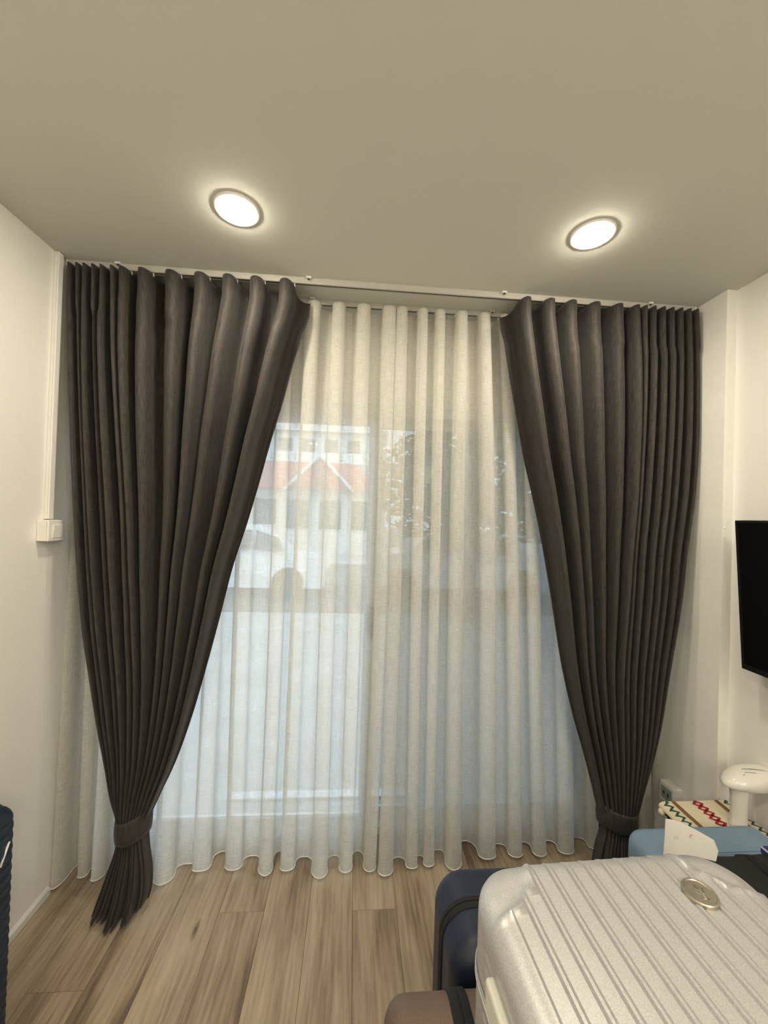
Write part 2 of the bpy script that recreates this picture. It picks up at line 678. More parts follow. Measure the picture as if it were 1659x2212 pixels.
def arc(P):
    d = np.linalg.norm(np.diff(P, axis=0), axis=1)
    return np.concatenate([[0], np.cumsum(d)])


def sheer_panel(name, label, tops, hems, last_half):
    """tops: crest pixels at the heading; hems: list of (px,py) crest / valley pixels on the floor plane, alternating"""
    t = thing(name, label, 'curtain', (0, YS, 0), group=None)
    nC = len(tops)
    Ct = np.array([un(px, 664, Y=YS-.04)[0] if py is None else un(px, py, Z=2.57)[0] for px, py in tops])
    cr = np.array([un(a[0], a[1], Z=.018)[:2] for a in hems[0::2]])
    va = np.array([un(a[0], a[1], Z=.018)[:2] for a in hems[1::2]])
    per = 22
    ph = np.linspace(-.5 if not last_half[0] else -last_half[0], nC-1+last_half[1], int(per*(nC+.5)))
    kidx = np.arange(nC)
    sp_t = np.interp(ph, kidx, np.gradient(Ct))
    sp_b = np.interp(ph, kidx, np.gradient(cr[:, 0]))
    dx, dy = wave(ph, True)

    def ext(arr, p):      # linear interpolation with extrapolation
        r = np.interp(p, kidx, arr)
        r = np.where(p < 0, arr[0]+p*(arr[1]-arr[0]), r)
        return np.where(p > nC-1, arr[-1]+(p-nC+1)*(arr[-1]-arr[-2]), r)
    xt = ext(Ct, ph) + dx*sp_t
    yt = YS + .046*dy
    # hem: crest depth from the photo, valley depth between
    ycr = ext(cr[:, 1], ph)
    yva = np.interp(ph, np.arange(len(va))+.5, va[:, 1])
    xb = ext(cr[:, 0], ph) + dx*sp_b
    yb = ycr + (yva-ycr)*(dy+1)/2
    zs = np.concatenate([np.linspace(2.575, 2.46, 8), np.linspace(2.43, .018, 62)])
    rows = []
    rng = np.random.RandomState(len(tops))
    ripple = rng.uniform(-1, 1, (nC+3,))
    for z in zs:
        s = (2.575-z)/2.557
        w = s**.9
        drift = .012*np.sin(s*math.pi)*np.interp(ph, np.arange(-1, nC+2), ripple)
        x = xt*(1-w)+xb*w+drift
        y = yt*(1-w)+yb*w + .006*np.sin(s*9+ph*2.1)*s*(1-s)*2
        x = np.clip(x, XL+.006, XP-.006)
        y = np.minimum(y, YB-.008)
        rows.append(np.stack([x, y, np.full_like(x, z)], 1))
    P = np.array(rows)
    P[:, :, 1] -= YS
    u = arc(P[-1])
    fab = sheet(P, u).build('fabric', M['sheer'], t, smooth=True)
    # heading tape and stitched hem
    hd = P[0:6].copy()
    hd[:, :, 1] -= .0012
    sheet(hd, u).build('heading', M['sheer'], fab, smooth=True)
    hem = P[[-1]].repeat(2, 0).copy()
    MB().tube([tuple(p) for p in P[-1]], .0022, 6).build('hem_edge', M['hem'], t, smooth=True)
    # gliders
    for k in np.arange(math.ceil(ph[0]*2)/2, ph[-1], .5):
        i = int(np.argmin(abs(ph-k-.25)))
        p = P[0, i]
        g = MB().box(p[0]-.003, p[0]+.003, -.004, .004, 2.566, 2.579)
        g.build('glider', M['plastic'], t)
    return t


sheer_panel('sheer_curtain', 'white sheer curtain hanging behind the charcoal drape beside the light switch',
            [(165, None), (225, None), (290, None), (350, None), (412, None), (480, None), (550, None), (615, None),
              (679, 655), (732, 656), (786, 659), (842, 664)],
            [(112, 1921), (150, 1862), (174, 1896), (186, 1870), (200, 1904), (235, 1868), (262, 1895), (300, 1860),
             (345, 1912), (400, 1866), (432, 1882), (478, 1838), (500, 1880), (548, 1848), (572, 1892), (598, 1838),
             (616, 1881), (664, 1850), (690, 1898), (714, 1848), (747, 1885), (779, 1837), (799, 1883), (815, 1850)], (.45, .40))
sheer_panel('sheer_curtain', 'white sheer curtain hanging behind the charcoal drape beside the television',
            [(870, 664), (916, 669), (952, 671), (999, 676), (1048, 680), (1094, 681), (1146, None), (1200, None),
             (1255, None), (1312, None), (1370, None), (1425, None)],
            [(834, 1892), (868, 1851), (893, 1876), (904, 1848), (926, 1872), (954, 1835), (982, 1880), (1025, 1815),
             (1058, 1856), (1092, 1822), (1118, 1852), (1140, 1818), (1170, 1850), (1196, 1815), (1228, 1845), (1262, 1808),
             (1295, 1835), (1325, 1800), (1352, 1826), (1378, 1795), (1404, 1818), (1420, 1790), (1436, 1806), (1445, 1790)], (.30, .35))


def drape(name, label, tops, Lpx, Rpx, edge_side, tie, hemz, ytie=1.615, yhem=1.575):
    t = thing(name, label, 'curtain', (0, YD, 0))
    Ct = np.array([un(px, py, Z=2.57)[0] for px, py in tops])
    nC = len(Ct)
    Ls = np.array([un(px, py, Y=1.63) for px, py in Lpx])
    Rs = np.array([un(px, py, Y=1.63) for px, py in Rpx])
    ztie1, ztie0 = tie
    zs = np.concatenate([np.linspace(2.572, 2.44, 9), np.linspace(2.40, ztie1, 58), np.linspace(ztie1-.012, ztie0, 7),
                         np.linspace(ztie0-.012, .008, 18)])
    per = 20
    e0 = -.5 if edge_side == 'R' else -.62
    e1 = nC-1+(.62 if edge_side == 'R' else .5)
    ph = np.linspace(e0, e1, int(per*(nC+.1)))
    kidx = np.arange(nC)
    dx, dy = wave(ph)
    g = np.gradient(Ct)
    xt = np.interp(ph, kidx, Ct)
    xt = np.where(ph < 0, Ct[0]+ph*g[0], xt)
    xt = np.where(ph > nC-1, Ct[-1]+(ph-nC+1)*g[-1], xt)
    xt = xt + dx*np.interp(ph, kidx, g)
    q_top = (xt-xt.min())/(xt.max()-xt.min())
    q_uni = (ph-e0)/(e1-e0) + dx*.9/(e1-e0)
    q_uni = (q_uni-q_uni.min())/(q_uni.max()-q_uni.min())
    rng = np.random.RandomState(nC+(3 if edge_side == 'R' else 11))
    jit = np.interp(ph, np.arange(-1, nC+2), rng.uniform(-.35, .35, nC+3))/nC
    amp_k = np.interp(ph, np.arange(-1, nC+2), rng.uniform(.75, 1.2, nC+3))
    Atop = np.clip(.046+.42*(np.interp(ph, kidx, g)-.055), .046, .062)
    rows = []
    for z in zs:
        xl = float(hermite(Ls[:, 2], Ls[:, 0], z))
        xr = float(hermite(Rs[:, 2], Rs[:, 0], z))
        if z > ztie1:
            s = (2.572-z)/(2.572-ztie1)
            w = s*s*(3-2*s)
            q = q_top*(1-w)+q_uni*w + jit*math.sin(math.pi*s)*.9
            A = Atop*(1-s**1.5) + .016*s**1.5 + .014*math.sin(math.pi*s)
            bul = .055*s**2.2
            yc = (1.620+Atop)*(1-s)+(ytie+.035)*s
        elif z >= ztie0:
            q, A, bul, yc = q_uni, .012, .060, ytie+.035
        else:
            s = (ztie0-z)/ztie0
            q = q_uni + jit*1.2*math.sin(min(1, s*1.2)*math.pi/2)
            A = .012+.006*s
            bul = .055+.02*s
            yc = (ytie+.035)*(1-s)+(yhem+.045)*s
        q = np.clip(q, 0, 1)
        x = xl+(xr-xl)*q
        y = yc - bul*np.sqrt(np.clip(1-(2*q-1)**2, 0, 1)) + A*dy*(amp_k if z < 2.4 else 1)
        zz = np.full_like(x, z)
        if z < ztie0:
            s = (ztie0-z)/ztie0
            zz = zz + s**2*hermite(*hemz, q) * 1.0 + .003*s*s*np.sin(ph*5.3)
        if z > 2.40:
            # the free edge droops and swings back
            d = (ph-(nC-1)) if edge_side == 'R' else -ph
            zz = zz - .05*np.clip(d, 0, 1)**1.3*(z-2.40)/.172
            y = y + .05*np.clip(d, 0, 1)*(z-2.40)/.172
        if z < ztie0:
            y = y + .012*s*np.sin(2*math.pi*3.4*q+1.0)
        x = np.clip(x, XL+.008, XP-.01)
        rows.append(np.stack([x, y, np.maximum(zz, .004)], 1))
    P = np.array(rows)
    P[:, :, 1] -= YD
    u = arc(P[0])
    fab = sheet(P, u).build('fabric', M['drape'], t, smooth=True)
    sm = fab.modifiers.new('thickness', 'SOLIDIFY')
    sm.thickness = .0016
    sm.offset = 0
    # tieback band around the gathered cloth
    xl = float(hermite(Ls[:, 2], Ls[:, 0], (ztie0+ztie1)/2))
    xr = float(hermite(Rs[:, 2], Rs[:, 0], (ztie0+ztie1)/2))
    cxm, hw = (xl+xr)/2, (xr-xl)/2+.006
    yc = ytie+.035-YD
    vs, fs = [], []
    N, K = 48, 6
    for j in range(K+1):
        f_ = j/K
        for i in range(N):
            a = 2*math.pi*i/N
            slope = .018*math.cos(a)*(1 if edge_side == 'R' else -1)
            b = .004*math.sin(f_*math.pi)
            vs.append((cxm+(hw+b)*math.cos(a), yc+(.080 if math.sin(a) < 0 else .04)*math.sin(a)*(1+b*8),
                       ztie0+(ztie1-ztie0)*f_+slope*(.4+.6*f_)))
    for j in range(K):
        for i in range(N):
            k = (i+1) % N
            fs.append((j*N+i, j*N+k, (j+1)*N+k, (j+1)*N+i))
    mb = MB().add(vs, fs)
    mb.uv = [(hw*6*(i % N)/N, v[2]) for i, v in enumerate(vs)]
    band = mb.build('tieback', M['drape'], t, smooth=True)
    s2 = band.modifiers.new('thickness', 'SOLIDIFY')
    s2.thickness = .004
    # gliders on the track
    for k in np.arange(.5, nC-.4, 1.0):
        i = int(np.argmin(abs(ph-k+.2)))
        p = P[0, i]
        MB().box(p[0]-.0018, p[0]+.0018, -.004, .004, 2.564, 2.5785).build('glider', M['plastic'], t)
    return t


drape('blackout_curtain', 'charcoal drape tied back beside the light switch, its hem flared on the floor',
      [(146, 563), (164, 565), (180, 567), (198, 568), (216, 570), (237, 571), (257, 573), (300, 577), (360, 582), (422, 587),
       (481, 591), (539, 595), (602, 598)],
      [(141, 563), (143, 700), (147, 850), (153, 1000), (161, 1160), (168, 1262), (178, 1370), (192, 1462), (209, 1567),
       (226, 1652), (239, 1720), (252, 1770), (254, 1800), (252, 1825), (238, 1870), (218, 1930), (200, 1985)],
      [(662, 650), (650, 700), (632, 760), (605, 863), (580, 947), (555, 1040), (521, 1154), (500, 1217), (468, 1340), (437, 1455),
       (403, 1570), (370, 1660), (342, 1720), (320, 1770), (315, 1795), (320, 1825), (329, 1865), (333, 1920), (326, 1962)],
      'R', (.377, .288), ([0, .25, .5, .75, 1], [.0, .025, .0, .02, .05]))
drape('blackout_curtain', 'charcoal drape tied back beside the television, its foot hidden by suitcases',
      [(1148, 641), (1199, 645), (1244, 650), (1293, 655), (1342, 659), (1379, 662), (1396, 663), (1414, 665), (1434, 666),
       (1453, 667), (1472, 668), (1490, 669), (1506, 670)],
      [(1101, 678), (1110, 760), (1120, 830), (1131, 900), (1144, 980), (1161, 1060), (1179, 1150), (1201, 1286), (1228, 1466),
       (1249, 1561), (1271, 1641), (1293, 1735), (1299, 1765), (1300, 1790), (1287, 1825), (1275, 1870), (1268, 1930), (1262, 1990)],
      [(1513, 670), (1513, 760), (1511, 860), (1507, 960), (1497, 1080), (1480, 1204), (1473, 1277), (1446, 1454), (1423, 1593),
       (1391, 1707), (1371, 1770), (1365, 1790), (1368, 1830), (1378, 1880), (1390, 1930), (1395, 1990)],
      'L', (.352, .272), ([0, .5, 1], [.02, 0, .02]))

# ------------------------------------------------------------------ downlights
def downlight(x, y, label):
    t = thing('ceiling_downlight', label, 'downlight', (x, y, H), group='round recessed ceiling downlights')
    MB().lathe([(.060, -.0005), (.060, -.0050), (.064, -.0064), (.071, -.0045), (.0735, 0)], 56).build('trim_ring', M['plastic'], t, smooth=True, autosmooth=40)
    MB().lathe([(.0595, -.003), (.0585, -.0084), (.052, -.0110), (.03, -.0128), (0, -.0133)], 56).build('diffuser', M['lamp'], t, smooth=True)
    return t


downlight(un(512, 453, Z=H)[0], un(512, 453, Z=H)[1], 'lit round ceiling downlight in front of the drape beside the light switch')
downlight(un(1280, 507, Z=H)[0], un(1280, 507, Z=H)[1], 'lit round ceiling downlight in front of the drape beside the television')
for yy in (-.15, -1.6):  # extra downlights added out of view to lift the ceiling light
    for xx in (-.62, .42):
        downlight(xx, yy, 'added unseen ceiling downlight in the rear part of the room')
pg = thing('fill_lamp', 'added unseen globe lamp in the rear part of the room, brightening the ceiling', 'lamp', (1.0, -1.35, H))  # added fill light, out of view, for the ceiling and front surfaces
MB().lathe([(.045, 0), (.045, -.018), (.012, -.03)], 32).build('ceiling_rose', M['plastic'], pg, smooth=True, autosmooth=40)
MB().tube([(0, 0, -.028), (0, 0, -.26)], .003, 8).build('cord', M['blackplastic'], pg)
MB().lathe([(.035, -.25), (.035, -.30), (.02, -.30)], 24).build('lamp_cap', M['plastic'], pg)
MB().lathe([(max(.12*math.sin(a), 0), -.40+.12*math.cos(a)) for a in np.linspace(.25, math.pi, 16)], 32).build('globe', M['globe'], pg, smooth=True)

# ------------------------------------------------------------------ left wall: trunking and switch
cd = thing('cable_trunking', 'white plastic cable trunking running down the wall to the light switch', 'trunking', (XL, 1.615, 1.54))
tr0 = bbox('channel', M['plastic'], .0005, .012, -.012, .014, .004, H-1.54-.001, cd, bevel=.0015)
bbox('cover', M['plastic'], .012, .019, -.0125, .0145, .004, H-1.54-.001, cd, bevel=.003)
sw = thing('light_switch', 'white surface-mounted light switch under the cable trunking', 'switch', (XL, 1.610, 1.5))
bbox('back_box', M['plastic'], .0005, .036, -.040, .040, -.041, .041, sw, bevel=.003)
pl = bbox('face_plate', M['plastic'], .036, .045, -.0405, .0405, -.0415, .0415, sw, bevel=.004)
rk = bbox('rocker', M['plastic'], .044, .0495, -.022, .030, -.026, .026, sw, bevel=.002)
rk.rotation_euler = (0, math.radians(4), 0)

# ------------------------------------------------------------------ right wall: socket, television
so = thing('wall_socket', 'white surface-mounted socket box low on the wall beside the sheer curtain', 'socket', (XP, 1.722, .335))
bbox('back_box', M['plastic'], -.036, -.0005, -.040, .040, -.043, .043, so, bevel=.003)
pl = bbox('face_plate', M['plastic'], -.045, -.036, -.041, .041, -.044, .044, so, bevel=.004)
bbox('socket_face', M['plastic_grey'], -.0475, -.044, -.030, .030, -.028, .028, so, bevel=.001)
for s in (-1, 1):
    bbox('socket_hole', M['slot'], -.049, -.047, s*.012-.004, s*.012+.004, -.008, .008, so, bevel=.0005)

tv = thing('television', 'black flat television mounted on the white wall, tilted slightly downwards', 'television',
           (1.478, .90, 1.34), (0, math.radians(-4.2), 0))
TW, TH = .96, .565
bbox('housing', M['blackplastic'], .0, .035, -TW/2, TW/2, -TH/2, TH/2, tv, bevel=.004)
bz = MB()
b_ = .009
bz.box(-.006, .001, -TW/2, TW/2, TH/2-b_, TH/2).box(-.006, .001, -TW/2, TW/2, -TH/2, -TH/2+.018)
bz.box(-.006, .001, -TW/2, -TW/2+b_, -TH/2+.018, TH/2-b_).box(-.006, .001, TW/2-b_, TW/2, -TH/2+.018, TH/2-b_)
bz.build('bezel', M['blackplastic'], tv)
MB().box(-.003, .0005, -TW/2+b_, TW/2-b_, -TH/2+.018, TH/2-b_).build('screen', M['screen'], tv)
bbox('wall_mount', M['blackplastic'], .033, .103, -.2, .2, -.12, .12, tv, bevel=.002)
# cable below the set
pc = un(1656, 1472, Y=1.285)
tag(MB().tube([(1.53, 1.25, 1.06), (1.545, 1.24, 1.02), (1.572, 1.235, .96), (1.578, 1.235, .8), (1.578, 1.235, .4), (1.578, 1.235, .02)], .004, 8)
    .build('power_cable', M['blackplastic'], smooth=True), 'thin black power cable hanging under the television', 'cable')


# ------------------------------------------------------------------ suitcases
def shell_mesh(w, l, t2, R, r, zb, nx, ny, disp=None, side=None, flip=1, extra=()):
    """half shell: rounded-rectangle plan (radius R), soft edge r, from the seam zb up to t2"""
    ed = [r*(1-math.cos(a)) for a in np.linspace(0, math.pi/2, 7)]
    xs = np.array(sorted([-w/2+e for e in ed] + [w/2-e for e in ed] + list(np.linspace(-w/2+r, w/2-r, nx+1)[1:-1]) + [q for q in extra if abs(q) < w/2-r-.001]))
    ys = np.array(sorted([-l/2+e for e in ed] + [l/2-e for e in ed] + list(np.linspace(-l/2+r, l/2-r, ny+1)[1:-1])))
    X, Y = np.meshgrid(xs, ys)
    e = np.minimum(w/2-abs(X), l/2-abs(Y))
    dx = np.maximum(abs(X)-(w/2-R), 0)
    dy = np.maximum(abs(Y)-(l/2-R), 0)
    mx = np.maximum(dx, dy)
    ln = np.sqrt(dx*dx+dy*dy)
    both = (dx > 0) & (dy > 0)
    k = np.where(both, mx/np.maximum(ln, 1e-9), 1.0)
    PX = np.sign(X)*(np.minimum(abs(X), w/2-R)+dx*k)
    PY = np.sign(Y)*(np.minimum(abs(Y), l/2-R)+dy*k)
    ee = np.clip(e, 0, r)
    Z = t2-r+np.sqrt(np.maximum(r*r-(r-ee)**2, 0))
    if disp:
        Z = Z + disp(PX, PY, e)*np.clip(e/r*2, 0, 1)
    ny_, nx_ = X.shape
    idx = np.arange(nx_*ny_).reshape(ny_, nx_)
    V = [(a, b, c*flip) for a, b, c in zip(PX.ravel(), PY.ravel(), Z.ravel())]
    F = [tuple(map(int, q)) for q in np.stack([idx[:-1, :-1], idx[:-1, 1:], idx[1:, 1:], idx[1:, :-1]], -1).reshape(-1, 4)]
    loop = list(idx[0, :]) + list(idx[1:, -1]) + list(idx[-1, -2::-1]) + list(idx[-2:0:-1, 0])
    # outward normals in plan
    P2 = np.array([(V[i][0], V[i][1]) for i in loop])
    tn = np.roll(P2, -1, 0)-np.roll(P2, 1, 0)
    nn = np.stack([tn[:, 1], -tn[:, 0]], 1)
    nn /= np.linalg.norm(nn, axis=1)[:, None]
    zl = np.linspace(t2-r, zb, 26)[1:]
    prev = loop
    for z in zl:
        off = np.array([side(z, p[0], p[1]) for p in P2]) if side else np.zeros(len(P2))
        Q = P2+nn*off[:, None]
        base = len(V)
        V += [(a, b, z*flip) for a, b in Q]
        cur = list(range(base, base+len(loop)))
        n = len(loop)
        for i in range(n):
            j = (i+1) % n
            F.append((int(prev[i]), int(prev[j]), cur[j], cur[i]))
        prev = cur
    return MB().add(V, F), P2, nn


def handle_part(name, mat, a, b, out, parent, r=.009, lift=.03):
    """carrying handle between points a and b, bulging along 'out'"""
    a, b, out = Vector(a), Vector(b), Vector(out)
    pts = []
    for i in range(13):
        f = i/12
        h = lift*min(1, math.sin(math.pi*f)*1.8)
        pts.append(tuple(a.lerp(b, f)+out*h))
    o = MB().tube(pts, r, 10, sx=1.3).build(name, mat, parent, smooth=True)
    for p in (a, b):
        d = .014
        c = p+out*.002
        bbox('handle_mount', mat, c.x-d, c.x+d, c.y-d, c.y+d, c.z-d*.8, c.z+d*.8, o, bevel=.004)
    return o


def suitcase(name, label, mat, w, l, t, loc, rot, R=.07, r=.04, ribs=0, rib_h=.003, rib_sig=.006, rib_axis='X', rib_off=0.0, corner=0,
             mat2=None, scallop=False, band=.012, handle_mat=None, nx=None, side_fn=None, handles=('side', 'top'), wheels=True, seam=.5,
             rib_len=None, band_mat=None):
    """local frame: X width, Y length (wheels at -Y), Z thickness (front shell at +Z)"""
    t_ = thing(name, label, 'suitcase', loc, rot)
    handle_mat = handle_mat or M['blackplastic']
    n_rib = ribs

    def disp(X, Y, e):
        h = np.zeros_like(X)
        U, L = (X, w) if rib_axis == 'X' else (Y, l)
        if n_rib:
            pitch = L*.94/n_rib if rib_len is None else rib_len
            if scallop:
                h += rib_h*abs(np.sin(np.pi*(U-rib_off)/pitch))
            else:
                for k in range(-n_rib, n_rib+1):
                    c = rib_off+k*pitch
                    if abs(c) < L/2-.012:
                        d_ = abs(U-c)
                        h += rib_h*(.45*np.clip((.0040-d_)/.0014, 0, 1) - np.clip(1-abs(d_-.0048)/.0024, 0, 1))
        if corner:
            dc = np.sqrt((abs(X)-w/2)**2+(abs(Y)-l/2)**2)
            msk = np.clip((dc-corner)/.012, 0, 1)
            msk = msk*msk*(3-2*msk)
            ridge = .004*np.exp(-((dc-corner-.008)/.006)**2)
            h = h*msk - .006*(1-msk) + ridge
        return h
    sf = side_fn
    if scallop:
        pitch = (l if rib_axis == 'Y' else w)*.94/n_rib

        def sf(z, x, y):
            u = y if rib_axis == 'Y' else x
            return rib_h*abs(math.sin(math.pi*(u-rib_off)/pitch))
    if nx is None:
        nx = 24
    ny = 40
    extra = ()
    if n_rib:
        if rib_axis == 'X':
            nx, ny = 26, 110
            extra = [rib_off+k*rib_len+d for k in range(-n_rib, n_rib+1) for d in (-.0073, -.0060, -.0048, -.0036, -.0024, 0, .0024, .0036, .0048, .0060, .0073)]
        else:
            ny = n_rib*10
    zc = band/2
    mb, P2, nn = shell_mesh(w, l, t/2, R, r, zc, nx, ny, disp, sf, 1, extra)
    fs = mb.build('front_shell', mat, t_, smooth=True, autosmooth=50)
    mb, P2, nn = shell_mesh(w, l, t/2, R, r, zc, nx, ny, disp, sf, -1, extra)
    mb.build('back_shell', mat2 or mat, t_, smooth=True, autosmooth=50)
    # zipper band between the halves
    n = len(P2)
    vs, fc = [], []
    lv = [(-zc-.002, .001), (-zc+.001, .0035), (-.0025, .0035), (-.0015, .001), (.0015, .001), (.0025, .0035), (zc-.001, .0035), (zc+.002, .001)]
    for (z, o_) in lv:
        vs += [(p[0]+q[0]*o_, p[1]+q[1]*o_, z) for p, q in zip(P2, nn)]
    for j in range(len(lv)-1):
        for i in range(n):
            k = (i+1) % n
            fc.append((j*n+i, j*n+k, (j+1)*n+k, (j+1)*n+i))
    MB().add(vs, fc).build('zipper_band', band_mat or M['black'], t_, smooth=True, autosmooth=40)
    if 'side' in handles:
        handle_part('side_handle', handle_mat, (-w/2-.001, -.11, 0), (-w/2-.001, .11, 0), (-1, 0, 0), t_)
    if 'top' in handles:
        handle_part('top_handle', handle_mat, (-.10, l/2+.001, 0), (.10, l/2+.001, 0), (0, 1, 0), t_, lift=.02, r=.008)
    if wheels:
        for sx in (-1, 1):
            for sz in (-1, 1):
                cx_, cz_ = sx*(w/2-.06), sz*(t/2-.05)
                hs = bbox('wheel', M['blackplastic'], cx_-.024, cx_+.024, -l/2-.014, -l/2+.006, cz_-.024, cz_+.024, t_, bevel=.004)
                MB().lathe([(.010, -.02), (.024, -.017), (.025, -.005), (.020, -.002), (.020, .002), (.025, .005), (.024, .017), (.010, .02)], 20, 'X',
                           (cx_, -l/2-.0255, cz_)).build('tyre', M['tyre'], hs, smooth=True, autosmooth=40)
    return t_


PI = math.pi
STAND = Matrix.Rotation(PI/2, 3, 'X')      # length axis up, front shell towards -Y


def euler_of(mat3):
    return tuple(mat3.to_euler())


# silver ribbed case lying flat on the others
SW, SL, ST = .535, .76, .28
ang = math.radians(2.4)
farc = np.array([.502, .752])
cen = farc + np.array([math.sin(ang), -math.cos(ang)])*(SL/2)
rl = Matrix.Rotation(ang, 2)
ribx = np.array([.424, .738])-cen
rx = ribx[0]*math.cos(ang)+ribx[1]*math.sin(ang)


def silver_side(z, x, y):
    if abs(abs(x)-SW/2) < .002 and abs(y) < SL/2-.10:
        h = 0
        for c in (.030, .052, .074):
            h -= .0035*math.exp(-((z-c)/.0045)**2)
        return h
    return 0


sv = suitcase('suitcase', 'silver ribbed hard-shell suitcase lying flat on top of the standing suitcases', M['silver'], SW, SL, ST,
              (cen[0], cen[1], .94-ST/2-.002), (0, 0, ang), R=.085, r=.038, ribs=13, rib_h=.0038, rib_sig=.0038, rib_off=rx, rib_len=.0372, corner=.105,
              handle_mat=M['palehandle'], side_fn=silver_side, handles=(), wheels=True, band_mat=M['silver'])
# broad pale carrying handle on the long side
hb = bbox('side_handle', M['palehandle'], -SW/2-.013, -SW/2+.004, .005, .245, .027, .075, sv, bevel=.005)
bbox('top_handle', M['palehandle'], -.10, .10, SL/2-.004, SL/2+.014, -.05, -.02, sv, bevel=.005)
# emblem
ep = np.array([.634, .652])-cen
ex, ey = ep[0]*math.cos(ang)+ep[1]*math.sin(ang), -ep[0]*math.sin(ang)+ep[1]*math.cos(ang)
ez = ST/2+.001
em = MB().lathe([(.0275, -.002), (.0275, .004), (.0262, .0058), (.0240, .0058), (.0228, .0042), (0, .0042)], 48, c=(ex, ey, ez)).build('emblem', M['champagne'], sv, smooth=True, autosmooth=30)
gl = MB()
gl.tube([(ex, ey-.012, ez+.0045), (ex, ey+.013, ez+.0045)], .0009, 6)
for s in (-1, 1):
    gl.tube([(ex, ey-.006, ez+.0045), (ex+s*.006, ey-.002, ez+.0045), (ex+s*.009, ey+.006, ez+.0045)], .0008, 6)
    gl.tube([(ex, ey+.002, ez+.0045), (ex+s*.005, ey+.008, ez+.0045)], .0007, 6)
gl.tube([(ex-.006, ey-.013, ez+.0045), (ex+.006, ey-.013, ez+.0045)], .0009, 6)
gl.build('emblem_relief', M['champagne'], em, smooth=True)
em['label'] = 'round champagne-coloured metal emblem'

# navy case standing behind it, front towards the room
nv = suitcase('suitcase', 'navy hard-shell suitcase with black zip standing behind the silver one', M['navy'], .48, .61, .23,
         (.48, .935, .05+.305), euler_of(STAND), R=.075, r=.045, band=.026, handles=(), wheels=True)
MB().tube([(-.20, .15, .013), (-.203, .12, .03), (-.203, .085, .034), (-.203, .06, .032)], [.004, .007, .011, .006], 10).build('zip_pull', M['blackplastic'], nv, smooth=True)
# brown case standing under the silver one, narrow side towards the curtain
suitcase('suitcase', 'brown textured suitcase with wide black zip standing under the silver one', M['brown'], .50, .604, .29,
         (.232, .806-.25, .05+.302), euler_of(Matrix.Rotation(-PI/2, 3, 'Z') @ STAND), R=.07, r=.042, band=.035, handles=('top',) if False else (), wheels=True)
# pale blue cabin case
suitcase('suitcase', 'pale blue hard-shell suitcase standing in front of the patterned cloth', M['paleblue'], .49, .50, .25,
         (1.212, 1.163, .05+.25), euler_of(STAND), R=.05, r=.03, handles=(), wheels=True, band=.006, band_mat=M['paleblue'])
# dark blue ribbed case by the left wall
lc = suitcase('suitcase', 'dark blue ribbed suitcase standing against the wall below the light switch', M['teal'], .52, .70, .262,
              (-.943-.131, 1.203-.26, .05+.35), euler_of(Matrix.Rotation(PI/2, 3, 'Z') @ STAND), R=.05, r=.035, ribs=22, rib_h=.0035, rib_axis='Y', scallop=True,
              handles=('top',))
# highlight on the dark blue shell, painted as a pale line
MB().tube([(.20, .20, .1335), (.225, .25, .1335)], .003, 6).build('highlight_line', M['whiteline'], lc, smooth=True)

# black and blue soft bag between the cases
bag = thing('travel_bag', 'black soft travel bag with blue panel wedged beside the silver suitcase', 'bag', (1.006, .70, 0))
bm_ = shell_mesh(.56, .66, .315, .09, .05, -.315, 20, 24, lambda X, Y, e: .004*np.sin(X*22)*np.cos(Y*13)+.045*np.clip((X+.20)/.08, 0, 1))[0]
bo = bm_.build('body', M['black'], bag, smooth=True)
bo.location = (0, 0, .334)
bp = MB()
for (x0, x1, y0, y1) in ((.165, .265, -.2, .325),):
    bp.box(x0, x1, y0, y1, .672, .698)
bo2 = bp.build('blue_panel', M['royal'], bag, bevel=.01, segs=3)
MB().tube([(.163, -.2, .698), (.163, .315, .698)], .0025, 6).build('piping', M['whiteline'], bag, smooth=True)
MB().tube([(.10, -.1, .689), (.105, .05, .695), (.11, .2, .695), (.112, .29, .690), (.114, .328, .66), (.114, .336, .58)], .008, 10, sx=2.2).build('strap', M['black'], bag, smooth=True)

# ------------------------------------------------------------------ stool, knitted cloth, appliance
st = thing('stool', 'low dark stool under the patterned knitted cloth', 'stool', (1.41, 1.392, 0))
bbox('seat', M['darkwood'], -.138, .138, -.082, .082, .435, .466, st, bevel=.004)
for sx in (-1, 1):
    for sy in (-1, 1):
        bbox('leg', M['darkwood'], sx*.118-.014, sx*.118+.014, sy*.064-.012, sy*.064+.012, 0, .436, st, bevel=.003)
cl = thing('knitted_cloth', 'cream knitted cloth with red chain, green zigzag and brown stripes on the stool', 'cloth', (1.408, 1.392, .467))
CW, CL = .151, .092


def cloth_z(x):
    a = max(0, abs(x)-.128)
    return .012-a*a*18


def knit(name, mat, pts_list, zoff, parent, w):
    mb = MB()
    for pts in pts_list:
        vs, fs = [], []
        P = [Vector((p[0], p[1])) for p in pts]
        for i, p in enumerate(P):
            a, b = P[max(i-1, 0)], P[min(i+1, len(P)-1)]
            t = (b-a).normalized()
            nrm = Vector((-t.y, t.x))*w/2
            for s, dz in ((1, 0), (.5, .0015), (-.5, .0015), (-1, 0)):
                q = p+nrm*s
                vs.append((q.x, q.y, cloth_z(q.x)+zoff+dz))
        for i in range(len(P)-1):
            for k in range(3):
                fs.append((i*4+k, i*4+k+1, i*4+5+k, i*4+4+k))
        mb.add(vs, fs)
    return mb.build(name, mat, parent, smooth=True)


